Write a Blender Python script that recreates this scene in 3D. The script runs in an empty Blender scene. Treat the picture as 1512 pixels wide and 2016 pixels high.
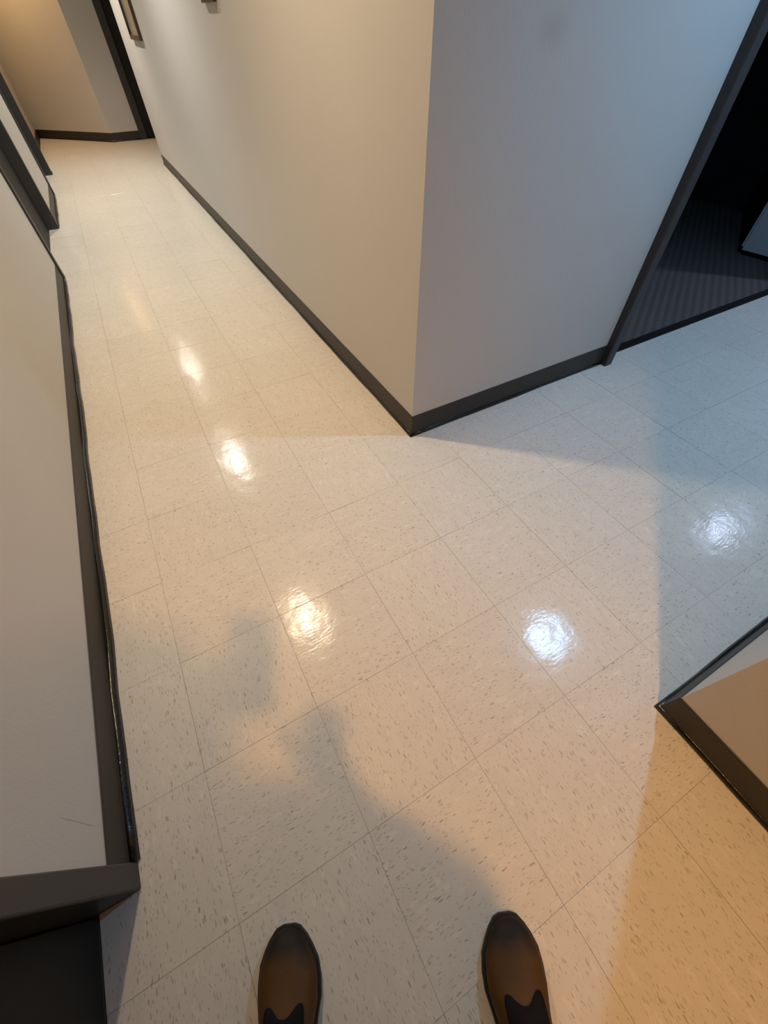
import bpy, bmesh, math, random
from mathutils import Vector, Matrix, Euler
random.seed(7)
S = bpy.context.scene
COL = S.collection

# ------------------------------------------------------------------ camera
FPX = 787.51661
CAM = Vector((0.34697, -0.63413, 1.18303))
ROT = Matrix.Rotation(-0.49006, 3, 'Z') @ Matrix.Rotation(0.67691, 3, 'X') @ Matrix.Rotation(-0.01935, 3, 'Z')
cd = bpy.data.cameras.new('camera')
cam = bpy.data.objects.new('camera', cd)
COL.objects.link(cam)
cd.sensor_fit = 'VERTICAL'
cd.sensor_height = 36.0
cd.lens = FPX * 36.0 / 2016.0
cd.clip_start = 0.002
cam.matrix_world = Matrix.Translation(CAM) @ ROT.to_4x4()
S.camera = cam

# ------------------------------------------------------------------ world, exposure
w = bpy.data.worlds.new('world'); S.world = w
w.use_nodes = True
w.node_tree.nodes['Background'].inputs[0].default_value = (0, 0, 0, 1)
w.node_tree.nodes['Background'].inputs[1].default_value = 0.0
S.view_settings.view_transform = 'Standard'
S.view_settings.look = 'None'
S.view_settings.gamma = 1.0
S.view_settings.use_curve_mapping = False
S.view_settings.exposure = 0.0

# ceiling bulbs: x, y, colour, strength  (spacing read from their mirror images in the floor)
H = 2.44
BEAM, GLOW = .075, .30     # share of the flood beam and of the lens glow
LIGHTS = [
    (0.44, 1.17, (1.00, 0.78, 0.520), 1120, 'warm round ceiling downlight above the corridor beside the white corner'),
    (0.44, -1.30, (1.00, 0.50, 0.145), 970, 'warm round ceiling downlight behind the standing person'),
    (2.29, -0.11, (0.32, 0.64, 1.000), 1020, 'cool round ceiling downlight in the side hall nearest the corner'),
    (4.81, -0.12, (0.60, 0.70, 1.000), 880, 'cool round ceiling downlight at the far end of the side hall'),
    (0.45, 3.63, (1.00, 0.96, 0.860), 1470, 'neutral white round ceiling downlight in the long corridor'),
    (0.43, 6.16, (1.00, 0.92, 0.800), 1880, 'warm round ceiling downlight where the right corridor wall ends'),
    (-0.05, 8.77, (1.00, 0.60, 0.240), 760, 'warm round ceiling downlight before the angled end wall'),
]

# ------------------------------------------------------------------ material helpers
def lin(c):
    return tuple(((v/255)/12.92 if v/255 <= .04045 else ((v/255+.055)/1.055)**2.4) for v in c)

class NT:
    def __init__(self, name):
        self.m = bpy.data.materials.new(name); self.m.use_nodes = True
        self.t = self.m.node_tree; self.b = self.t.nodes['Principled BSDF']
    def n(self, typ, **kw):
        o = self.t.nodes.new(typ)
        for k, v in kw.items(): setattr(o, k, v)
        return o
    def l(self, a, b): self.t.links.new(a, b)
    def math(self, op, a, b=None, clamp=False):
        o = self.n('ShaderNodeMath', operation=op, use_clamp=clamp)
        for i, v in enumerate((a, b)):
            if v is None: continue
            if isinstance(v, (int, float)): o.inputs[i].default_value = v
            else: self.l(v, o.inputs[i])
        return o.outputs[0]
    def mix(self, f, a, b):
        o = self.n('ShaderNodeMix', data_type='RGBA')
        for s, v in ((o.inputs[0], f), (o.inputs[6], a), (o.inputs[7], b)):
            if isinstance(v, (int, float)): s.default_value = v
            elif isinstance(v, tuple): s.default_value = (*v, 1)
            else: self.l(v, s)
        return o.outputs[2]
    def coord(self, kind='Object'):
        return self.n('ShaderNodeTexCoord').outputs[kind]
    def mapping(self, vec, scale=(1,1,1), loc=(0,0,0)):
        o = self.n('ShaderNodeMapping'); o.inputs['Scale'].default_value = scale; o.inputs['Location'].default_value = loc
        self.l(vec, o.inputs['Vector']); return o.outputs[0]
    def noise(self, vec, scale, detail=3, rough=.5):
        o = self.n('ShaderNodeTexNoise'); o.inputs['Scale'].default_value = scale
        o.inputs['Detail'].default_value = detail; o.inputs['Roughness'].default_value = rough
        self.l(vec, o.inputs['Vector']); return o.outputs[0]
    def bump(self, h, strength, dist, target='Normal', extra=None):
        o = self.n('ShaderNodeBump'); o.inputs['Strength'].default_value = strength; o.inputs['Distance'].default_value = dist
        self.l(h, o.inputs['Height'])
        if extra: self.l(extra, o.inputs['Normal'])
        if target: self.l(o.outputs[0], self.b.inputs[target])
        return o.outputs[0]
    def ramp(self, f, lo, hi):
        o = self.n('ShaderNodeMapRange', clamp=True)
        o.inputs['From Min'].default_value = lo; o.inputs['From Max'].default_value = hi
        self.l(f, o.inputs['Value']); return o.outputs[0]

def simple(name, col, rough=.5, spec=.5, coat=0, coat_r=.1, bump=None, vary=0, metallic=0):
    k = NT(name); b = k.b
    b.inputs['Base Color'].default_value = (*col, 1)
    b.inputs['Roughness'].default_value = rough
    b.inputs['Specular IOR Level'].default_value = spec
    b.inputs['Coat Weight'].default_value = coat
    b.inputs['Coat Roughness'].default_value = coat_r
    b.inputs['Metallic'].default_value = metallic
    c = k.coord()
    if vary:
        n = k.noise(c, 9, 4)
        k.l(k.mix(n, tuple(v*(1-vary) for v in col), tuple(min(1, v*(1+vary)) for v in col)), b.inputs['Base Color'])
    if bump:
        k.bump(k.noise(c, bump[0], 3), bump[1], bump[2])
    return k.m

def wall_material():
    k = NT('painted_wall'); g = k.n('ShaderNodeNewGeometry').outputs['Position']
    base = lin((195, 192, 188)); n = k.noise(g, 2.2, 4)
    col = k.mix(n, tuple(v*.96 for v in base), tuple(v*1.03 for v in base))
    # dull smudge on the side-hall face and a thin pencil scuff on the left wall
    d = k.n('ShaderNodeVectorMath', operation='DISTANCE'); sc = k.mapping(g, (1, 0, 1.5))
    k.l(sc, d.inputs[0]); d.inputs[1].default_value = (1.476, 0, 1.153*1.5)
    wob = k.math('MULTIPLY', k.noise(g, 26, 2), .022)
    sm = k.ramp(k.math('ADD', d.outputs['Value'], wob), .075, .02)
    side = k.n('ShaderNodeSeparateXYZ'); k.l(g, side.inputs[0])
    near = k.ramp(k.math('ABSOLUTE', k.math('SUBTRACT', side.outputs[1], .53)), .02, .01)
    col = k.mix(k.math('MULTIPLY', k.math('MULTIPLY', sm, near), .16), col, lin((120, 105, 100)))
    # scuff: y = -.31 - .1213*(.273 - z)
    ln = k.math('ADD', side.outputs[1], k.math('ADD', .31, k.math('MULTIPLY', k.math('SUBTRACT', .273, side.outputs[2]), .1213)))
    lw = k.ramp(k.math('ABSOLUTE', ln), .0016, .0006)
    seg = k.math('MULTIPLY', k.ramp(side.outputs[2], .128, .15), k.ramp(side.outputs[2], .26, .22))
    lx = k.ramp(side.outputs[0], -.17, -.18)
    col = k.mix(k.math('MULTIPLY', k.math('MULTIPLY', lw, seg), k.math('MULTIPLY', lx, .4)), col, lin((90, 80, 80)))
    k.l(col, k.b.inputs['Base Color'])
    k.b.inputs['Roughness'].default_value = .5
    k.b.inputs['Specular IOR Level'].default_value = .35
    k.bump(k.noise(g, 140, 2), .25, .002)
    return k.m

def tile_material():
    k = NT('vinyl_floor_tile'); oi = k.n('ShaderNodeObjectInfo')
    c = k.coord()
    wn = k.n('ShaderNodeTexWhiteNoise', noise_dimensions='1D'); k.l(oi.outputs['Random'], wn.inputs['W'])
    off = k.n('ShaderNodeVectorMath', operation='SCALE'); k.l(wn.outputs['Color'], off.inputs[0]); off.inputs['Scale'].default_value = 37
    p = k.n('ShaderNodeVectorMath', operation='ADD'); k.l(c, p.inputs[0]); k.l(off.outputs[0], p.inputs[1]); p = p.outputs[0]
    # wobble so that the flecks are not ruler-straight
    wo = k.n('ShaderNodeTexNoise'); wo.inputs['Scale'].default_value = 28; k.l(p, wo.inputs['Vector'])
    ws = k.n('ShaderNodeVectorMath', operation='SCALE'); k.l(wo.outputs['Color'], ws.inputs[0]); ws.inputs['Scale'].default_value = .016
    q = k.n('ShaderNodeVectorMath', operation='ADD'); k.l(p, q.inputs[0]); k.l(ws.outputs[0], q.inputs[1]); q = q.outputs[0]
    def flecks(scale, size, keep):
        v = k.n('ShaderNodeTexVoronoi', feature='F1', voronoi_dimensions='2D'); v.inputs['Scale'].default_value = 1
        k.l(k.mapping(q, scale), v.inputs['Vector'])
        rnd = k.n('ShaderNodeSeparateColor'); k.l(v.outputs['Color'], rnd.inputs[0])
        r = k.math('MULTIPLY', rnd.outputs[0], size)
        m = k.ramp(k.math('SUBTRACT', v.outputs['Distance'], r), .06, -.04)
        return k.math('MULTIPLY', m, k.math('LESS_THAN', rnd.outputs[1], keep)), rnd.outputs[2]
    f1, h1 = flecks((52, 240, 1), .34, .36)
    f2, h2 = flecks((100, 330, 1), .32, .34)
    f3, h3 = flecks((20, 60, 1), .35, .30)
    base = lin((209, 202, 191))
    col = k.mix(k.noise(k.mapping(q, (14, 40, 1)), 1, 3), tuple(v*.92 for v in base), tuple(v*1.05 for v in base))
    col = k.mix(k.math('MULTIPLY', f3, .22), col, lin((232, 224, 212)))
    col = k.mix(k.math('MULTIPLY', f2, k.math('MULTIPLY', h2, .75)), col, lin((150, 132, 112)))
    col = k.mix(k.math('MULTIPLY', f1, k.math('ADD', k.math('MULTIPLY', h1, .52), .14)), col, lin((128, 110, 92)))
    tint = k.n('ShaderNodeMapRange'); tint.inputs['To Min'].default_value = .98; tint.inputs['To Max'].default_value = 1.015
    k.l(oi.outputs['Random'], tint.inputs['Value'])
    mul = k.n('ShaderNodeVectorMath', operation='SCALE'); k.l(col, mul.inputs[0]); k.l(tint.outputs[0], mul.inputs['Scale'])
    k.l(mul.outputs[0], k.b.inputs['Base Color'])
    k.b.inputs['Roughness'].default_value = .55
    k.b.inputs['Specular IOR Level'].default_value = .2
    k.b.inputs['Coat Weight'].default_value = .42
    k.b.inputs['Coat IOR'].default_value = 1.5
    g = k.n('ShaderNodeNewGeometry').outputs['Position']
    k.l(k.math('ADD', .10, k.math('MULTIPLY', k.noise(g, 5, 4), .10)), k.b.inputs['Coat Roughness'])
    # mop-laid wax: low swell plus fine ripples
    b1 = k.bump(k.noise(g, 9, 2), .40, .004, None)
    b2 = k.bump(k.noise(k.mapping(g, (55, 140, 1)), 1, 3), .25, .0012, 'Coat Normal', b1)
    return k.m

def carpet_material():
    k = NT('ribbed_carpet'); g = k.n('ShaderNodeNewGeometry').outputs['Position']
    wv = k.n('ShaderNodeTexWave'); wv.inputs['Scale'].default_value = 6.8; wv.inputs['Distortion'].default_value = .6
    wv.inputs['Detail Scale'].default_value = 3
    rot = k.n('ShaderNodeMapping'); rot.inputs['Rotation'].default_value = (0, 0, math.radians(58)); k.l(g, rot.inputs['Vector'])
    k.l(rot.outputs[0], wv.inputs['Vector'])
    n = k.noise(g, 300, 2)
    f = k.math('ADD', k.math('MULTIPLY', wv.outputs[1], .6), k.math('MULTIPLY', n, .4))
    k.l(k.mix(f, lin((76, 69, 67)), lin((100, 92, 89))), k.b.inputs['Base Color'])
    k.b.inputs['Roughness'].default_value = .95; k.b.inputs['Specular IOR Level'].default_value = .1
    k.bump(n, .6, .004)
    return k.m

def leather_material():
    k = NT('brown_leather'); c = k.coord(); s = k.n('ShaderNodeSeparateXYZ'); k.l(c, s.inputs[0])
    n = k.noise(c, 22, 4)
    toe = k.ramp(k.math('ADD', s.outputs[1], k.math('MULTIPLY', k.math('SUBTRACT', n, .5), .05)), .240, .272)  # leather turns darker towards the toe, with a ragged edge
    edge = k.ramp(k.math('ADD', s.outputs[2], k.math('MULTIPLY', k.math('SUBTRACT', n, .5), .012)), .030, .022)
    col = k.mix(n, lin((66, 44, 18)), lin((88, 60, 28)))
    col = k.mix(k.math('MAXIMUM', toe, edge), col, lin((34, 28, 25)))
    k.l(col, k.b.inputs['Base Color']); k.b.inputs['Roughness'].default_value = .6; k.b.inputs['Specular IOR Level'].default_value = .2
    k.bump(k.noise(c, 160, 3), .25, .001)
    return k.m

def emit(name, col, st):
    k = NT(name)
    k.b.inputs['Base Color'].default_value = (.9, .9, .9, 1)
    k.b.inputs['Emission Color'].default_value = (*col, 1)
    k.b.inputs['Emission Strength'].default_value = st
    return k.m

M = dict(
    wall=wall_material(), tile=tile_material(), carpet=carpet_material(), leather=leather_material(),
    ceiling=simple('ceiling_paint', lin((205, 200, 192)), .8, .2, bump=(90, .2, .002)),
    dark_wall=simple('painted_room_shade', lin((44, 43, 44)), .8, .2, vary=.05),  # darkness of the unlit room, put into its wall colour
    slab=simple('floor_adhesive', lin((112, 98, 82)), .9, .1, vary=.1),
    frame=simple('charcoal_frame_paint', lin((46, 46, 47)), .42, .5, bump=(60, .15, .001), vary=.06),
    base=simple('charcoal_cove_base', lin((50, 46, 42)), .5, .4, bump=(30, .15, .002), vary=.08),
    bead=simple('black_glossy_bead', lin((22, 21, 21)), .18, .6, bump=(55, .5, .003)),
    door=simple('black_door', lin((11, 10, 10)), .6, .4, vary=.1),
    threshold=simple('black_rubber', lin((14, 13, 13)), .8, .2),
    steel=simple('brushed_steel', (.55, .54, .52), .3, .5, metallic=1),
    baffle=simple('grey_baffle', (.25, .25, .25), .6, .3),
    white=simple('white_enamel', (.85, .85, .84), .4, .4),
    wood=simple('dark_brown_wood', lin((62, 40, 26)), .4, .5, vary=.25),
    mat=simple('picture_mat', lin((196, 190, 180)), .8, .2),
    print=simple('grey_print', lin((150, 149, 146)), .7, .2, vary=.35),
    cabinet=simple('pale_grey_metal', lin((176, 180, 184)), .45, .4),
    rubber=simple('dark_sole_rubber', lin((26, 21, 18)), .6, .3),
    tongue=simple('dark_navy_textile', lin((24, 23, 27)), .9, .1, bump=(200, .4, .001)),
    denim=simple('dark_trouser_cloth', lin((34, 36, 44)), .9, .1, bump=(250, .4, .001)),
    shirt=simple('grey_shirt_cloth', lin((86, 88, 94)), .9, .1, bump=(250, .3, .001)),
    skin=simple('skin', lin((196, 150, 122)), .5, .3),
    lip=simple('lips', lin((160, 96, 88)), .45, .3),
    hair=simple('dark_hair', lin((44, 34, 28)), .6, .3, bump=(120, .8, .004)),
    phone=simple('phone_case', lin((30, 30, 33)), .3, .5),
    lens=simple('phone_lens_glass', lin((10, 10, 14)), .05, .6),
)
def glass_mat():
    k = NT('picture_glass'); k.b.inputs['Base Color'].default_value = (1, 1, 1, 1)
    k.b.inputs['Transmission Weight'].default_value = 1; k.b.inputs['Roughness'].default_value = .02; k.b.inputs['IOR'].default_value = 1.45
    return k.m
M['glass'] = glass_mat()

# ------------------------------------------------------------------ mesh helpers
def link(name, me, mat, parent=None, loc=None):
    o = bpy.data.objects.new(name, me); COL.objects.link(o)
    if mat is not None and not me.materials: me.materials.append(M[mat] if isinstance(mat, str) else mat)
    if parent: o.parent = parent
    if loc is not None: o.location = loc
    return o
def tag(o, label=None, cat=None, group=None, kind=None):
    for k, v in (('label', label), ('category', cat), ('group', group), ('kind', kind)):
        if v: o[k] = v
    return o
def bm_box(bm, x0, x1, y0, y1, z0, z1, bev=0):
    r = bmesh.ops.create_cube(bm, size=1)
    for v in r['verts']:
        v.co = Vector(((x0+x1)/2+v.co.x*(x1-x0), (y0+y1)/2+v.co.y*(y1-y0), (z0+z1)/2+v.co.z*(z1-z0)))
    if bev:
        es = list({e for v in r['verts'] for e in v.link_edges})
        bmesh.ops.bevel(bm, geom=es, offset=bev, segments=2, affect='EDGES', profile=.5)
def mesh(name, bm, smooth=False):
    me = bpy.data.meshes.new(name); bmesh.ops.recalc_face_normals(bm, faces=bm.faces); bm.to_mesh(me); bm.free()
    if smooth:
        for p in me.polygons: p.use_smooth = True
    return me
def boxes(name, lst, mat, parent=None, bev=0):
    bm = bmesh.new()
    for b in lst: bm_box(bm, *b, bev=bev)
    return link(name, mesh(name, bm), mat, parent)
def struct(o): o['kind'] = 'structure'; return o
def sweep(path, prof, wob=None, closed=False):
    """profile (offset to the LEFT of travel, z) swept along a 2D polyline with mitred corners"""
    bm = bmesh.new(); n = len(path); rows = []
    for i, p in enumerate(path):
        p = Vector(p)
        d0 = (p-Vector(path[i-1])).normalized() if i > 0 else None
        d1 = (Vector(path[i+1])-p).normalized() if i < n-1 else None
        if d0 is None: d0 = d1
        if d1 is None: d1 = d0
        n0 = Vector((-d0.y, d0.x)); n1 = Vector((-d1.y, d1.x))
        m = (n0+n1); m = m/max(.2, m.dot(n0))
        s = wob(i) if wob else 0
        rows.append([bm.verts.new((p.x+m.x*(o+(s if o > .004 else 0)), p.y+m.y*(o+(s if o > .004 else 0)), z)) for o, z in prof])
    k = len(prof)
    for a, b in zip(rows, rows[1:]):
        for j in range(k): bm.faces.new((a[j], a[(j+1) % k], b[(j+1) % k], b[j]))
    bm.faces.new(rows[0]); bm.faces.new(rows[-1][::-1])
    return bm
def subdiv_path(a, b, step):
    a, b = Vector(a), Vector(b); n = max(1, int((b-a).length/step))
    return [tuple(a.lerp(b, i/n)) for i in range(n+1)]

# ------------------------------------------------------------------ setting: walls
LX, RX, BY, SY = -0.185, 1.115, 0.531, -0.757     # left wall, right walls, side-hall north face, side-hall south face
DH = 2.08                                         # door opening height (frame top 2.13)
FW = 0.052
D1 = (-1.366, -0.454); D2 = (3.300, 4.540); D3 = (5.822, 6.830)   # door openings in the left wall (y)
YS, YE, XE = -2.6, 6.64, 5.4
def wall_left():
    L = []; y = YS
    for a, b in (D1, D2, D3):
        L.append((LX-.12, LX, y, a-FW, 0, H)); L.append((LX-.12, LX, a-FW, b+FW, DH+FW, H)); y = b+FW
    L.append((LX-.12, LX, y, 7.0, 0, H))
    return L
struct(boxes('wall_left', wall_left(), 'wall'))
struct(boxes('wall_left_recess', [(-.42, -.30, 7.0, 9.9, 0, H)], 'wall'))
struct(boxes('wall_right', [(RX, RX+.12, BY, YE, 0, H), (RX+.12, 3.0, YE-.115, YE, 0, H)], 'wall'))
OX0, OX1 = 2.340, 4.250                            # wide doorway of the carpeted room
struct(boxes('wall_side_hall', [(RX+.12, OX0-FW, BY, BY+.12, 0, H), (OX0-FW, OX1+FW, BY, BY+.12, DH+FW, H), (OX1+FW, XE, BY, BY+.12, 0, H)], 'wall'))
struct(boxes('wall_right_near', [(RX, RX+.12, YS, SY, 0, H), (RX+.12, XE, SY-.12, SY, 0, H)], 'wall'))
struct(boxes('wall_side_hall_end', [(XE, XE+.12, SY-.12, BY+.12, 0, H)], 'wall'))
struct(boxes('wall_behind', [(LX-.12, RX+.12, YS-.12, YS, 0, H)], 'wall'))
# dark room behind the wide doorway
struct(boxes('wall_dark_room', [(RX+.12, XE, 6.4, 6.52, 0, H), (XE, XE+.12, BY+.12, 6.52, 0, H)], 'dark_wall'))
# corridor end: straight piece with a black door, then an outside corner and an angled piece
EX0, EY = 0.712, 8.635
FD = (1.205, 2.10)
struct(boxes('wall_end', [(EX0, FD[0]-.095, EY, EY+.12, 0, H), (FD[0]-.095, FD[1]+.095, EY, EY+.12, DH+.095, H), (FD[1]+.095, 3.0, EY, EY+.12, 0, H)], 'wall'))
struct(boxes('wall_end_side', [(3.0, 3.12, YE-.12, EY+.12, 0, H)], 'wall'))
AP, AQ = Vector((EX0, EY)), Vector((-.302, 9.70))
bm = bmesh.new(); d = (AQ-AP).normalized(); nn = Vector((d.y, -d.x))
if nn.y < 0: nn = -nn
q = [AP, AQ, AQ+nn*.12, AP+nn*.12]
lo = [bm.verts.new((p.x, p.y, 0)) for p in q]; hi = [bm.verts.new((p.x, p.y, H)) for p in q]
bm.faces.new(lo); bm.faces.new(hi)
for i in range(4): bm.faces.new((lo[i], lo[(i+1) % 4], hi[(i+1) % 4], hi[i]))
struct(link('wall_end_angled', mesh('wall_end_angled', bm), 'wall'))
bm = bmesh.new()
def loop(pts):
    vs = [bm.verts.new((x, y, H)) for x, y in pts]
    return [bm.edges.new((vs[i], vs[(i+1) % len(vs)])) for i in range(len(vs))]
es = loop([(-.5, -2.8), (5.6, -2.8), (5.6, 10.0), (-.5, 10.0)])
for x, y, *_ in LIGHTS: es += loop([(x+.074*math.cos(a*math.pi/12), y+.074*math.sin(a*math.pi/12)) for a in range(24)])
bmesh.ops.triangle_fill(bm, edges=es, use_beauty=True)
ex = bmesh.ops.extrude_face_region(bm, geom=list(bm.faces))
for v in ex['geom']:
    if isinstance(v, bmesh.types.BMVert): v.co.z += .015
struct(link('ceiling', mesh('ceiling', bm), 'ceiling'))

# ------------------------------------------------------------------ setting: floor
T = 0.3048; GAP = 0.0006
floor = struct(boxes('floor', [(-.44, 5.52, -2.72, 9.95, -.06, -.0034)], 'slab'))
def clip(poly, a, b):
    """keep the part of poly left of a->b"""
    out = []; e = (b[0]-a[0], b[1]-a[1])
    s = lambda p: e[0]*(p[1]-a[1])-e[1]*(p[0]-a[0])
    for i, p in enumerate(poly):
        r = poly[i-1]; sp, sr = s(p), s(r)
        if (sp >= 0) != (sr >= 0):
            t = sr/(sr-sp); out.append((r[0]+(p[0]-r[0])*t, r[1]+(p[1]-r[1])*t))
        if sp >= 0: out.append(p)
    return out
def rect(x0, x1, y0, y1): return [(x0, y0), (x1, y0), (x1, y1), (x0, y1)]
DX = -0.256                                        # face of the left-hand doors
REG = [rect(LX, RX, YS, D1[0]), rect(DX, RX, D1[0], SY), rect(DX, XE, SY, D1[1]), rect(LX, XE, D1[1], BY),
       rect(LX, RX, BY, D2[0]), rect(DX, RX, D2[0], D2[1]), rect(LX, RX, D2[1], D3[0]), rect(DX, RX, D3[0], YE),
       rect(DX, 2.2, YE, D3[1]), rect(LX, 2.2, D3[1], 7.0),
       rect(-.30, 2.2, 7.0, EY), [(-.30, EY), (EX0, EY), (-.30, AQ.y)], rect(OX0, OX1, BY, BY+.03)]
def tile_bm(bm, polys, full, xf=None):
    """thin slab; a full tile gets a small arris so it catches light on its own edge"""
    b = .0006; z0 = -.0032; key = lambda p: (round(p[0], 5), round(p[1], 5))
    edges = {(key(p), key(q)) for P in polys for p, q in zip(P, P[1:]+P[:1])}
    for poly in polys:
        cx = sum(p[0] for p in poly)/len(poly); cy = sum(p[1] for p in poly)/len(poly); ins = []
        for p in poly:
            v = Vector((cx-p[0], cy-p[1])); v.normalize(); ins.append((p[0]+v.x*b*1.4, p[1]+v.y*b*1.4))
        mk = lambda p, z: bm.verts.new(xf @ Vector((p[0], p[1], z)) if xf else (p[0], p[1], z))
        r0 = [mk(p, z0) for p in poly]; r1 = [mk(p, -b*.6 if full else 0) for p in poly]
        r2 = [mk(p, 0) for p in ins] if full else r1
        n = len(poly)
        for i in range(n):
            j = (i+1) % n
            if (key(poly[j]), key(poly[i])) not in edges: bm.faces.new((r0[i], r0[j], r1[j], r1[i]))
            if full: bm.faces.new((r1[i], r1[j], r2[j], r2[i]))
        bm.faces.new(r2)
    if not full: bmesh.ops.remove_doubles(bm, verts=bm.verts, dist=2e-5)
hT = T/2
bm = bmesh.new()
tile_bm(bm, [[(-hT+GAP/2, -hT+GAP/2), (hT-GAP/2, -hT+GAP/2), (hT-GAP/2, hT-GAP/2), (-hT+GAP/2, hT-GAP/2)]], True)
full_me = mesh('floor_tile', bm); full_me.materials.append(M['tile'])
rt = random.Random(3); TILES = []
RI = ROT.transposed()
for j in range(-9, 33):
    for i in range(-2, 18):
        sq = [(i*T+GAP/2, j*T+GAP/2), ((i+1)*T-GAP/2, j*T+GAP/2), ((i+1)*T-GAP/2, (j+1)*T-GAP/2), (i*T+GAP/2, (j+1)*T-GAP/2)]
        c = Vector(((i+.5)*T, (j+.5)*T, 0))
        rz = ((i+j) % 2)*math.pi/2 + rt.choice((0, math.pi)) + (math.pi/2 if rt.random() < .12 else 0)
        e = Euler((rt.gauss(0, .0016), rt.gauss(0, .0016), rz))
        polys = []; area = 0
        for P in REG:
            poly = sq
            for a, b in zip(P, P[1:]+P[:1]):
                poly = clip(poly, a, b)
                if len(poly) < 3: break
            if len(poly) < 3: continue
            ar = abs(sum(p[0]*q[1]-q[0]*p[1] for p, q in zip(poly, poly[1:]+poly[:1])))/2
            if ar < 6e-5: continue
            polys.append(poly); area += ar
        if not polys: continue
        # how large the photograph shows this tile: area over squared distance, out-of-frame tiles last
        v = RI @ (c-CAM); u = abs(v.x/v.z) if v.z < 0 else 9; w_ = abs(v.y/v.z) if v.z < 0 else 9
        inside = u < 756/FPX+.15 and w_ < 1008/FPX+.15
        TILES.append((inside, area/v.length_squared, c, e, rz, polys, area))
TILES.sort(key=lambda t: (t[0], t[1]), reverse=True)
rest = bmesh.new()
for n, (inside, _, c, e, rz, polys, area) in enumerate(TILES):
    R2_ = Matrix.Rotation(-rz, 2)
    loc = [[tuple(R2_ @ Vector((p[0]-c.x, p[1]-c.y))) for p in poly] for poly in polys]
    if n >= 300:                                   # past the limit: joined, still real tiles
        tile_bm(rest, loc, True, Matrix.Translation(c) @ e.to_matrix().to_4x4()); continue
    if area > .999*(T-GAP)**2 and len(polys) == 1: me = full_me
    else:
        bm = bmesh.new(); tile_bm(bm, loc, False); me = mesh('floor_tile', bm); me.materials.append(M['tile'])
    o = link('floor_tile', me, None, floor, c); o.rotation_euler = e
if rest.verts: link('floor_tile_remainder', mesh('floor_tile_remainder', rest), 'tile', floor)['kind'] = 'stuff'
else: rest.free()
print('tiles', len(TILES))
# carpet of the dark room
struct(boxes('floor_carpet', [(RX+.12, XE, BY+.075, 6.4, -.003, .004)], 'carpet'))
struct(link('trim_threshold', mesh('threshold', sweep([(OX0, BY+.075), (OX1, BY+.075)], [(-.044, 0), (-.043, .002), (-.03, .0035), (0, .005), (.004, .005), (.005, .001)])), 'threshold'))

# ------------------------------------------------------------------ setting: baseboards
COVE = [(0, 0), (0, .102), (.0025, .1015), (.0035, .099), (.0035, .024), (.0050, .012), (.0085, .006), (.0085, 0)]
BEAD = [(.0038, .0005), (.0042, .0150), (.0065, .0142), (.0095, .0105), (.0115, .0050), (.0122, .0005)]
BEADL = [(.004, .0005), (.005, .018), (.010, .0165), (.0165, .010), (.0195, .0005)]
def baseboard(name, path, bead=BEAD, amp=.0012):
    rr = random.Random(name); ph = [rr.uniform(0, 6) for _ in range(4)]
    pts = []
    for a, b in zip(path, path[1:]): pts += subdiv_path(a, b, .08)[:-1]
    pts.append(path[-1])
    o = struct(link(name, mesh(name, sweep(path, COVE)), 'base'))
    L = [0]
    for a, b in zip(pts, pts[1:]): L.append(L[-1]+(Vector(b)-Vector(a)).length)
    wob = lambda i: amp*(math.sin(L[i]*5.1+ph[0])+.7*math.sin(L[i]*11.3+ph[1])+.5*math.sin(L[i]*23+ph[2]))
    k = link('caulk_bead', mesh('caulk_bead', sweep(pts, bead, wob), True), 'bead', o); k['label'] = 'glossy black bead along the foot of the base'
    return o
# travel so that the room lies to the left
baseboard('baseboard_left', [(LX, D2[0]-FW), (LX, D1[1]+FW)], BEADL, .0022)
baseboard('baseboard_left_middle', [(LX, D3[0]-FW), (LX, D2[1]+FW)], BEADL, .002)
baseboard('baseboard_left_far', [(-.30, 9.69), (-.30, 7.0), (LX, 7.0), (LX, D3[1]+FW)])
baseboard('baseboard_left_near', [(LX, D1[0]-FW), (LX, YS)], BEADL)
baseboard('baseboard_right', [(OX0-FW, BY), (RX, BY), (RX, YE), (2.99, YE)])
baseboard('baseboard_right_near', [(RX, YS), (RX, SY), (XE, SY)])
baseboard('baseboard_end', [(FD[0]-.095, EY), (EX0, EY), tuple(AQ)])
baseboard('baseboard_side_hall', [(XE, BY), (OX1+FW, BY)])

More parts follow.
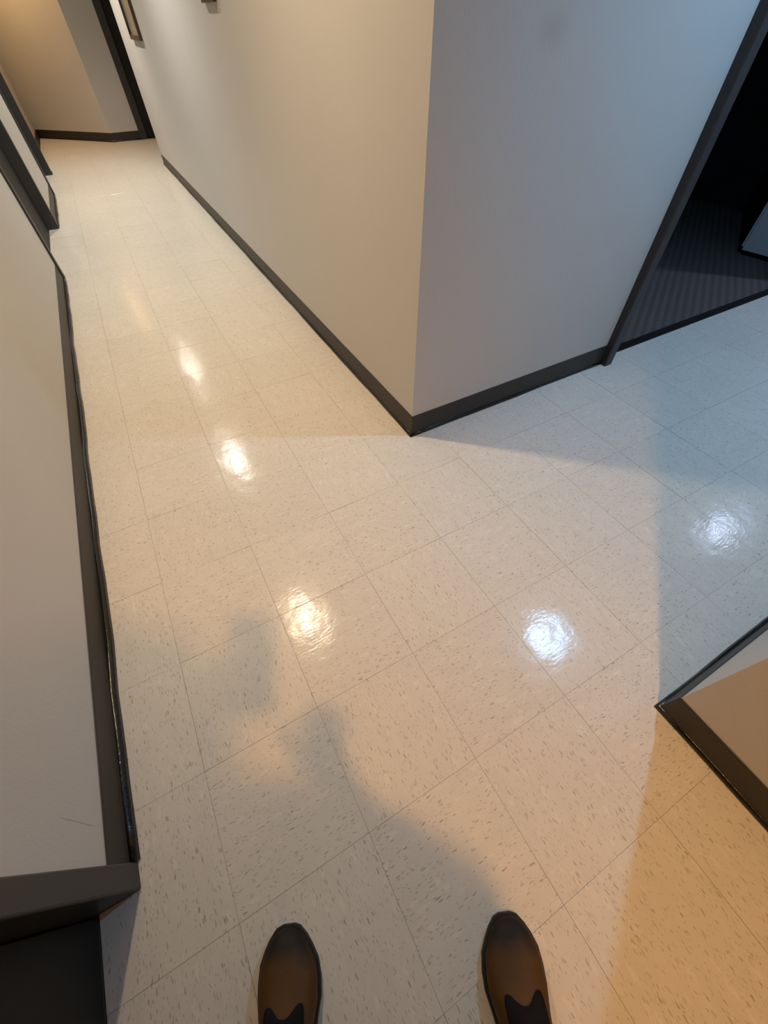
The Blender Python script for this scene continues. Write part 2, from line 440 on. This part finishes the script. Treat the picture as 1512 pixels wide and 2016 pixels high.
# ------------------------------------------------------------------ setting: doors and frames
def frame_left(name, y0, y1):
    """charcoal pressed-metal frame around an opening in the left wall (faces +x)"""
    f = LX+.013; back = LX-.13
    L = []
    for a, b in ((y0-FW, y0), (y1, y1+FW)): L.append((back, f, a, b, 0, DH+FW))
    L.append((back, f, y0, y1, DH, DH+FW))
    L += [(DX-.06, DX-.046, y0, y0+.012, 0, DH), (DX-.06, DX-.046, y1-.012, y1, 0, DH)]
    bm = bmesh.new()
    for b in L: bm_box(bm, *b)
    bmesh.ops.bevel(bm, geom=[e for e in bm.edges if e.calc_length() > .3], offset=.004, segments=2, affect='EDGES', profile=.5)
    return struct(link(name, mesh(name, bm), 'frame'))
def door_left(name, y0, y1):
    g = .003
    o = struct(boxes(name, [(DX-.044, DX, y0+g, y1-g, .006, DH-g)], 'door', bev=.002))
    bm = bmesh.new()
    bmesh.ops.create_cone(bm, segments=20, radius1=.028, radius2=.026, depth=.012, cap_ends=True, matrix=Matrix.Translation((DX+.0065, y1-.075, .98)) @ Matrix.Rotation(math.pi/2, 4, 'Y'))
    bmesh.ops.create_cone(bm, segments=14, radius1=.010, radius2=.010, depth=.05, cap_ends=True, matrix=Matrix.Translation((DX+.035, y1-.075, .98)) @ Matrix.Rotation(math.pi/2, 4, 'Y'))
    bm_box(bm, DX+.05, DX+.066, y1-.19, y1-.066, .972, .988, .004)
    link('door_handle', mesh('door_handle', bm, True), 'steel', o)['label'] = 'brushed steel lever handle'
    for z in (.25, 1.05, 1.85):
        boxes('hinge', [(DX+.0002, DX+.006, y0+.004, y0+.03, z-.05, z+.05)], 'steel', o, .002)
    return o
for n, (a, b) in enumerate((D1, D2, D3)):
    frame_left('trim_%d' % (n+1), a, b); door_left('door_%d' % (n+1), a, b)
# wide doorway frame on the side hall (faces -y), stands proud of the wall
fy = BY-.038
bm = bmesh.new()
for b in ((OX0-FW, OX0, fy, BY+.13, 0, DH+FW), (OX1, OX1+FW, fy, BY+.13, 0, DH+FW), (OX0, OX1, fy, BY+.13, DH, DH+FW)): bm_box(bm, *b)
bmesh.ops.bevel(bm, geom=[e for e in bm.edges if e.calc_length() > .3], offset=.006, segments=2, affect='EDGES', profile=.5)
struct(link('trim_4', mesh('trim_4', bm), 'frame'))
# black door at the corridor end
bm = bmesh.new()
for b in ((FD[0]-.095, FD[0], EY-.02, EY+.125, 0, DH+.095), (FD[1], FD[1]+.095, EY-.02, EY+.125, 0, DH+.095), (FD[0], FD[1], EY-.02, EY+.125, DH, DH+.095)): bm_box(bm, *b)
struct(link('trim_5', mesh('trim_5', bm), 'frame'))
d4 = struct(boxes('door_4', [(FD[0]+.003, FD[1]-.003, EY+.05, EY+.094, .006, DH-.003)], 'door', bev=.002))
bm = bmesh.new(); bmesh.ops.create_uvsphere(bm, u_segments=16, v_segments=10, radius=.028, matrix=Matrix.Translation((FD[1]-.08, EY-.0, .98)))
bmesh.ops.create_cone(bm, segments=14, radius1=.011, radius2=.011, depth=.05, cap_ends=True, matrix=Matrix.Translation((FD[1]-.08, EY+.025, .98)) @ Matrix.Rotation(math.pi/2, 4, 'X'))
link('door_handle', mesh('door_handle', bm, True), 'steel', d4)

# ------------------------------------------------------------------ ceiling lights
def lathe(prof, seg=32):
    bm = bmesh.new(); rows = []
    for r, z in prof:
        rows.append([bm.verts.new((r*math.cos(2*math.pi*k/seg), r*math.sin(2*math.pi*k/seg), z)) for k in range(seg)])
    for a, b in zip(rows, rows[1:]):
        for k in range(seg): bm.faces.new((a[k], a[(k+1) % seg], b[(k+1) % seg], b[k]))
    return bm
trim_me = mesh('trim_ring', lathe([(.070, .004), (.070, -.004), (.078, -.006), (.092, -.004), (.095, -.0008), (.076, -.0008), (.073, .004)]), True); trim_me.materials.append(M['white'])
can_me = mesh('can', lathe([(.0705, .0005), (.068, .02), (.066, .05), (.064, .08), (.0, .0805), (.0, .083), (.067, .083), (.0735, .0005)]), True); can_me.materials.append(M['baffle'])
def lens_mesh(mat):
    me = mesh('lens', lathe([(.0, -.004), (.020, -.0034), (.036, -.001), (.042, .004), (.045, .078)], 28), True)
    me.materials.append(mat); return me
for n, (x, y, c, st, lab) in enumerate(LIGHTS):
    t = bpy.data.objects.new('ceiling_light', None); COL.objects.link(t); t.location = (x, y, H)
    tag(t, lab, 'ceiling light', 'round downlights in the ceilings')
    ld = bpy.data.lights.new('flood_beam', 'SPOT'); ld.color = c; ld.energy = st*BEAM; ld.spot_size = math.radians(128); ld.spot_blend = 1.0; ld.shadow_soft_size = .034
    lo_ = bpy.data.objects.new('flood_beam', ld); COL.objects.link(lo_); lo_.parent = t; lo_.location = (0, 0, -.04)
    link('trim_ring', trim_me, None, t); link('can', can_me, None, t); link('lens', lens_mesh(emit('lens_glow_%d' % n, c, st*GLOW)), None, t)

# ------------------------------------------------------------------ pictures on the right corridor wall
def picture(label, y0, y1, z0, z1, bw, depth, matw):
    X = RX-.0015
    t = bpy.data.objects.new('picture_frame', None); COL.objects.link(t); t.location = (X, (y0+y1)/2, z0)
    tag(t, label, 'picture')
    def part(name, L, mat, bev=0):
        bm = bmesh.new()
        for b in L: bm_box(bm, *b, bev=bev)
        me = mesh(name, bm)
        me.transform(Matrix.Translation((-X, -(y0+y1)/2, -z0)))
        return link(name, me, mat, t)
    part('frame_bar', [(X-depth, X, y0, y0+bw, z0, z1)], 'wood', .002)
    part('frame_bar', [(X-depth, X, y1-bw, y1, z0, z1)], 'wood', .002)
    part('frame_bar', [(X-depth, X, y0+bw, y1-bw, z0, z0+bw)], 'wood', .002)
    part('frame_bar', [(X-depth, X, y0+bw, y1-bw, z1-bw, z1)], 'wood', .002)
    part('mat_board', [(X-.006, X-.002, y0+bw, y1-bw, z0+bw, z1-bw)], 'mat')
    part('print', [(X-.0072, X-.0061, y0+bw+matw, y1-bw-matw, z0+bw+matw, z1-bw-matw)], 'print')
    part('glass', [(X-.011, X-.009, y0+bw, y1-bw, z0+bw, z1-bw)], 'glass')
picture('tall dark wood picture frame at the far end of the right corridor wall', 5.10, 5.72, 1.062, 1.86, .028, .022, .05)
picture('small dark framed picture nearer the white corner on the right corridor wall', 2.33, 2.56, 1.228, 1.53, .02, .018, .03)

# ------------------------------------------------------------------ cabinet in the dark room
t = bpy.data.objects.new('filing_cabinet', None); COL.objects.link(t); t.location = (4.62, .905, .004); t.rotation_euler = (0, 0, math.radians(8))
tag(t, 'pale grey metal filing cabinet in the dark carpeted room', 'cabinet')
boxes('body', [(-.23, .23, -.205, .205, .03, 1.32)], 'cabinet', t, .004)
boxes('plinth', [(-.215, .215, -.19, .19, 0, .03)], 'threshold', t)
for k in range(4):
    dr = boxes('drawer', [(-.222, .222, .2055, .222, .05+k*.315, .355+k*.315)], 'cabinet', t, .003)
    boxes('handle', [(-.06, .06, .2225, .240, .25+k*.315, .268+k*.315)], 'steel', dr, .004)

# ------------------------------------------------------------------ the person taking the picture (only the shoe tips are in frame)
F2 = Vector((.395, .919, 0)).normalized(); R2 = Vector((F2.y, -F2.x, 0))
person = bpy.data.objects.new('person', None); COL.objects.link(person)
PO = Vector((.20, -1.0, 0)); person.location = PO
tag(person, 'person in brown leather shoes and dark trousers standing at the bottom edge', 'person')
def skin_mesh(name, verts, edges, mat, root=0, sub=2):
    me = bpy.data.meshes.new(name); me.from_pydata([tuple(Vector(v[0])-PO) for v in verts], edges, []); me.update()
    o = link(name, me, mat, person)
    m = o.modifiers.new('skin', 'SKIN'); m.use_smooth_shade = True; m.branch_smoothing = .4
    for i, v in enumerate(verts):
        s = me.skin_vertices[0].data[i]; r = v[1]; s.radius = r if isinstance(r, tuple) else (r, r); s.use_root = (i == root)
    k = o.modifiers.new('sub', 'SUBSURF'); k.levels = sub; k.render_levels = sub
    return o
def pt(r, f, z): return PO + R2*r + F2*f + Vector((0, 0, z))
def wl(p): q = Vector(p)-PO; return q.dot(R2), q.dot(F2), q.z
camw = lambda x, y, z: CAM + ROT @ Vector((x, y, z))
toeL = Vector((.094, -.663, 0)); toeR = Vector((.488, -.861, 0))
SL = .300
ankL = toeL - F2*.225 + Vector((0, 0, .09)); ankR = toeR - F2*.225 + Vector((0, 0, .09))
aL, aR = wl(ankL), wl(ankR)
pel = (0, -.03, .96)
V = []; E_ = []
def add(p, r, parent=None):
    V.append((p, r)); i = len(V)-1
    if parent is not None: E_.append((parent, i))
    return i
# body: one continuous figure
iP = add(pt(*pel), .115)
sp = add(pt(0, -.005, 1.12), .11, iP); ch = add(pt(0, .015, 1.29), .100, sp); nb = add(pt(0, .03, 1.42), .062, ch)
nk = add(pt(0, .06, 1.485), .050, nb); jaw = add(pt(0, .105, 1.55), .074, nk); hd = add(pt(0, .095, 1.63), .106, jaw); hd2 = add(pt(0, .08, 1.705), .088, hd)
WR = {-1: camw(-.096, -.178, .062), 1: Vector((.360, -.880, 1.050))}
for s, ax in ((-1, aL), (1, aR)):
    hip = add(pt(s*.10, -.03, .90), .088, iP)
    kn = add(pt((s*.11+ax[0])*.5, ax[1]*.5-.005, .50), .050, hip)
    ca = add(pt((s*.05+ax[0]*1.5)*.5*1.0 if False else ax[0]*.9+s*.008, ax[1]-.02, .32), .042, kn)
    an = add(pt(ax[0], ax[1], .10), .036, ca)
    ft = add(pt(ax[0], ax[1]+.08, .045), .032, an); to = add(pt(ax[0], ax[1]+.15, .035), .026, ft)
    sh = add(pt(s*.175, .015, 1.39), .042, ch)
    el = add(pt(s*.235, .03, 1.12), .042, sh)
    if s < 0:      # left hand holds the phone by its lower edge
        wr = add(WR[s], .026, el)
        palm = add(camw(-.072, -.128, .030), (.024, .015), wr)
        for k in range(4):
            a = add(camw(-.069, -.122+k*.019, .024), .0085, palm)
            b = add(camw(-.067, -.117+k*.019, .006), .0078, a)
            c = add(camw(-.048+.003*(k == 3), -.115+k*.019, -.001), .0068, b)
        a = add(camw(-.064, -.108, .034), .0095, palm); b = add(camw(-.042, -.088, .031), .0085, a); add(camw(-.024, -.074, .026), .0070, b)
    else:          # right hand hangs half curled in front of the belly
        wr = add(WR[s], .026, el)
        pc = Vector((.345, -.805, 1.060)); palm = add(pc, (.034, .017), wr)
        for k in range(4):
            o_ = R2*(-.027+.018*k); ln = (.9, 1.0, .96, .78)[k]
            a = add(pc+o_+F2*.040*ln, .0088, palm); b = add(pc+o_+F2*.068*ln-Vector((0, 0, .012)), .0080, a); add(pc+o_+F2*.078*ln-Vector((0, 0, .034)), .0070, b)
        a = add(pc-R2*.040+F2*.010, .0100, palm); b = add(pc-R2*.056+F2*.034-Vector((0, 0, .006)), .0088, a); add(pc-R2*.052+F2*.056-Vector((0, 0, .014)), .0075, b)
body = skin_mesh('body', V, E_, 'skin')
# face
for s in (-1, 1):
    bm = bmesh.new(); bmesh.ops.create_uvsphere(bm, u_segments=14, v_segments=10, radius=.012, matrix=Matrix.Translation(pt(s*.032, .176, 1.630)-PO))
    ey = link('eye', mesh('eye', bm, True), 'white', person)
    bm = bmesh.new(); bmesh.ops.create_uvsphere(bm, u_segments=10, v_segments=8, radius=.006, matrix=Matrix.Translation(pt(s*.032, .1835, 1.626)-PO))
    link('iris', mesh('iris', bm, True), 'hair', ey)
    bm = bmesh.new(); bmesh.ops.create_uvsphere(bm, u_segments=12, v_segments=10, radius=1, matrix=Matrix.Translation(pt(s*.090, .085, 1.615)-PO) @ Matrix.Diagonal((.014, .018, .032, 1)))
    link('ear', mesh('ear', bm, True), 'skin', person)
bm = bmesh.new(); bmesh.ops.create_cone(bm, segments=12, radius1=.017, radius2=.007, depth=.050, cap_ends=True, matrix=Matrix.Translation(pt(0, .190, 1.600)-PO) @ Matrix.Rotation(.25, 4, 'X'))
link('nose', mesh('nose', bm, True), 'skin', person)
bm = bmesh.new(); bmesh.ops.create_uvsphere(bm, u_segments=14, v_segments=8, radius=1, matrix=Matrix.Translation(pt(0, .170, 1.556)-PO) @ Matrix.Rotation(math.atan2(-F2.x, F2.y), 4, 'Z') @ Matrix.Diagonal((.024, .008, .007, 1)))
link('mouth', mesh('mouth', bm, True), 'lip', person)
bm = bmesh.new(); hc = pt(0, .072, 1.655)-PO
bmesh.ops.create_uvsphere(bm, u_segments=28, v_segments=20, radius=1, matrix=Matrix.Translation(hc) @ Matrix.Diagonal((.104, .110, .112, 1)))
bmesh.ops.delete(bm, geom=[v for v in bm.verts if (v.co-hc).z < -.055 or ((v.co-hc).dot(F2) > .025 and (v.co-hc).z < .052)], context='VERTS')
hr = link('hair', mesh('hair', bm, True), 'hair', person)
sm_ = hr.modifiers.new('thick', 'SOLIDIFY'); sm_.thickness = .006
# clothes
V = []; E_ = []
wa = add(pt(0, -.02, 1.06), .150); iP = add(pt(0, -.03, .96), .155, wa)
for s, ax in ((-1, aL), (1, aR)):
    hip = add(pt(s*.105, -.03, .88), .108, iP)
    mid = add(pt(s*.11*.6+ax[0]*.4, -.01+ax[1]*.3, .68), .090, hip)
    kn = add(pt((s*.11+ax[0])*.5, ax[1]*.5-.005, .50), .086, mid)
    ca = add(pt(ax[0]*.92, ax[1]-.025, .30), .078, kn)
    add(pt(ax[0], ax[1]-.035, .12), .074, ca)
skin_mesh('trousers', V, E_, 'denim', 1)
V = []; E_ = []
h0 = add(pt(0, -.03, .86), .165); iP = add(pt(0, -.03, .95), .170, h0); sp = add(pt(0, -.005, 1.12), .165, iP); ch = add(pt(0, .015, 1.30), .170, sp); add(pt(0, .035, 1.44), .088, ch)
for s in (-1, 1):
    sh = add(pt(s*.185, .02, 1.40), .072, ch); el = add(pt(s*.238, .03, 1.13), .055, sh)
    add(pt(s*.238, .03, 1.13).lerp(WR[s], .85), .036, el)
skin_mesh('shirt', V, E_, 'shirt')

# shoes: lofted uppers on a sole, local y runs heel -> toe
def shoe(toe, mirror):
    sgn = -1 if mirror else 1
    st = [ # y, half width, centre shift (inward positive), top height
        (0.000, .020, 0, .062), (.012, .033, 0, .088), (.04, .039, 0, .100), (.08, .040, 0, .104), (.11, .041, .001, .104), (.14, .044, .003, .092),
        (.17, .049, .004, .078), (.20, .056, .004, .066), (.225, .0565, .003, .058), (.25, .053, .001, .051), (.27, .043, -.001, .045), (.285, .033, -.002, .040), (.295, .020, -.003, .035), (.299, .008, -.003, .028)]
    rows = []; bm = bmesh.new(); K = 18
    for y, hw, cs, top in st:
        r = []
        for k in range(K+1):
            a = math.pi*k/K; cx = math.cos(a); sx = math.sin(a)
            x = hw*(abs(cx)**.8)*(1 if cx > 0 else -1); z = .016+(top-.016)*(sx**.75)
            r.append(bm.verts.new(((x-cs)*sgn, y, z)))
        rows.append(r)
    for a, b in zip(rows, rows[1:]):
        for k in range(K): bm.faces.new((a[k], a[k+1], b[k+1], b[k]))
    bm.faces.new(rows[0]); bm.faces.new(rows[-1])
    me = mesh('shoe', bm, True)
    o = link('shoe', me, 'leather', person, toe - F2*SL - PO)
    o.rotation_euler = (0, 0, math.atan2(-F2.x, F2.y))
    # sole with welt
    bm = bmesh.new()
    out = [(hw+.0035, cs, y) for y, hw, cs, tp in st]
    ol = [((w-c)*sgn, y) for w, c, y in out] + [((-w-c)*sgn, y) for w, c, y in out[::-1]]
    ol = [(x, -.002 if y == 0 else (y+.0035 if y > .29 else y)) for x, y in ol]
    lo = [bm.verts.new((x, y, .0005)) for x, y in ol]; md = [bm.verts.new((x, y, .016)) for x, y in ol]; hi = [bm.verts.new((x*.96, (y-.15)*.985+.15, .021)) for x, y in ol]
    n = len(ol)
    for A, B in ((lo, md), (md, hi)):
        for k in range(n): bm.faces.new((A[k], A[(k+1) % n], B[(k+1) % n], B[k]))
    bm.faces.new(lo); bm.faces.new(hi)
    link('sole', mesh('sole', bm), 'rubber', o)
    # dark throat panel following the instep, two rounded points towards the toe
    def top_at(y):
        for (a, b) in zip(st, st[1:]):
            if a[0] <= y <= b[0]:
                f = (y-a[0])/(b[0]-a[0]); return [a[i]+(b[i]-a[i])*f for i in range(4)]
    bm = bmesh.new(); grid = []
    for u in range(29):
        s_ = -1+2*u/28; col = []
        front = .197 + .0075*math.cos((abs(s_)-.55)*5.6) - .045*max(0, abs(s_)-.72)**1.5/.15
        for v in range(9):
            y = .095+(front-.095)*v/8; _, hw, cs, tp = top_at(y)
            a = math.pi/2-s_*.78; cx = math.cos(a); sx = math.sin(a)
            x = hw*(abs(cx)**.8)*(1 if cx > 0 else -1); z = .016+(tp-.016)*(sx**.75)+.0022
            col.append(bm.verts.new(((x-cs)*sgn, y, z)))
        grid.append(col)
    for a, b in zip(grid, grid[1:]):
        for v in range(8): bm.faces.new((a[v], a[v+1], b[v+1], b[v]))
    tg = link('tongue', mesh('tongue', bm, True), 'tongue', o)
    tg['label'] = 'dark textile throat of the shoe'
    sm = tg.modifiers.new('thick', 'SOLIDIFY'); sm.thickness = .003; sm.offset = 0
    for k in range(4):
        y = .112+k*.017; _, hw, cs, tp = top_at(y); bm = bmesh.new()
        pts = [Vector(((hw*.55*q-cs)*sgn, y+.004*(q*q), .016+(tp-.016)*(math.sin(math.pi/2-q*.5)**.75)+.006)) for q in (-1, -.5, 0, .5, 1)]
        ring = []
        for p in pts: ring.append([bm.verts.new((p.x, p.y+.0022*math.cos(t_), p.z+.0018*math.sin(t_))) for t_ in (0, math.pi*.5, math.pi, math.pi*1.5)])
        for a, b in zip(ring, ring[1:]):
            for q in range(4): bm.faces.new((a[q], a[(q+1) % 4], b[(q+1) % 4], b[q]))
        link('lace', mesh('lace', bm, True), 'tongue', o)
    return o
shoe(toeL, True)['label'] = 'left brown leather shoe with a dark toe'
shoe(toeR, False)['label'] = 'right brown leather shoe with dark edges'

# phone in the hands: a thing of its own, just behind the lens position
ph = bpy.data.objects.new('mobile_phone', None); COL.objects.link(ph); ph.matrix_world = Matrix.Translation(CAM) @ ROT.to_4x4()
tag(ph, 'dark mobile phone held out in both hands of the person', 'phone')
boxes('phone_body', [(-.054, .018, -.132, .014, .0085, .0165)], 'phone', ph, .003)
boxes('screen', [(-.051, .015, -.128, .010, .0166, .0172)], 'lens', ph)
bm = bmesh.new()
for x, y in ((0, 0), (0, -.022)):
    bmesh.ops.create_cone(bm, segments=20, radius1=.007, radius2=.007, depth=.003, cap_ends=True, matrix=Matrix.Translation((x, y, .0068)))
link('camera_lens', mesh('camera_lens', bm), 'lens', ph)
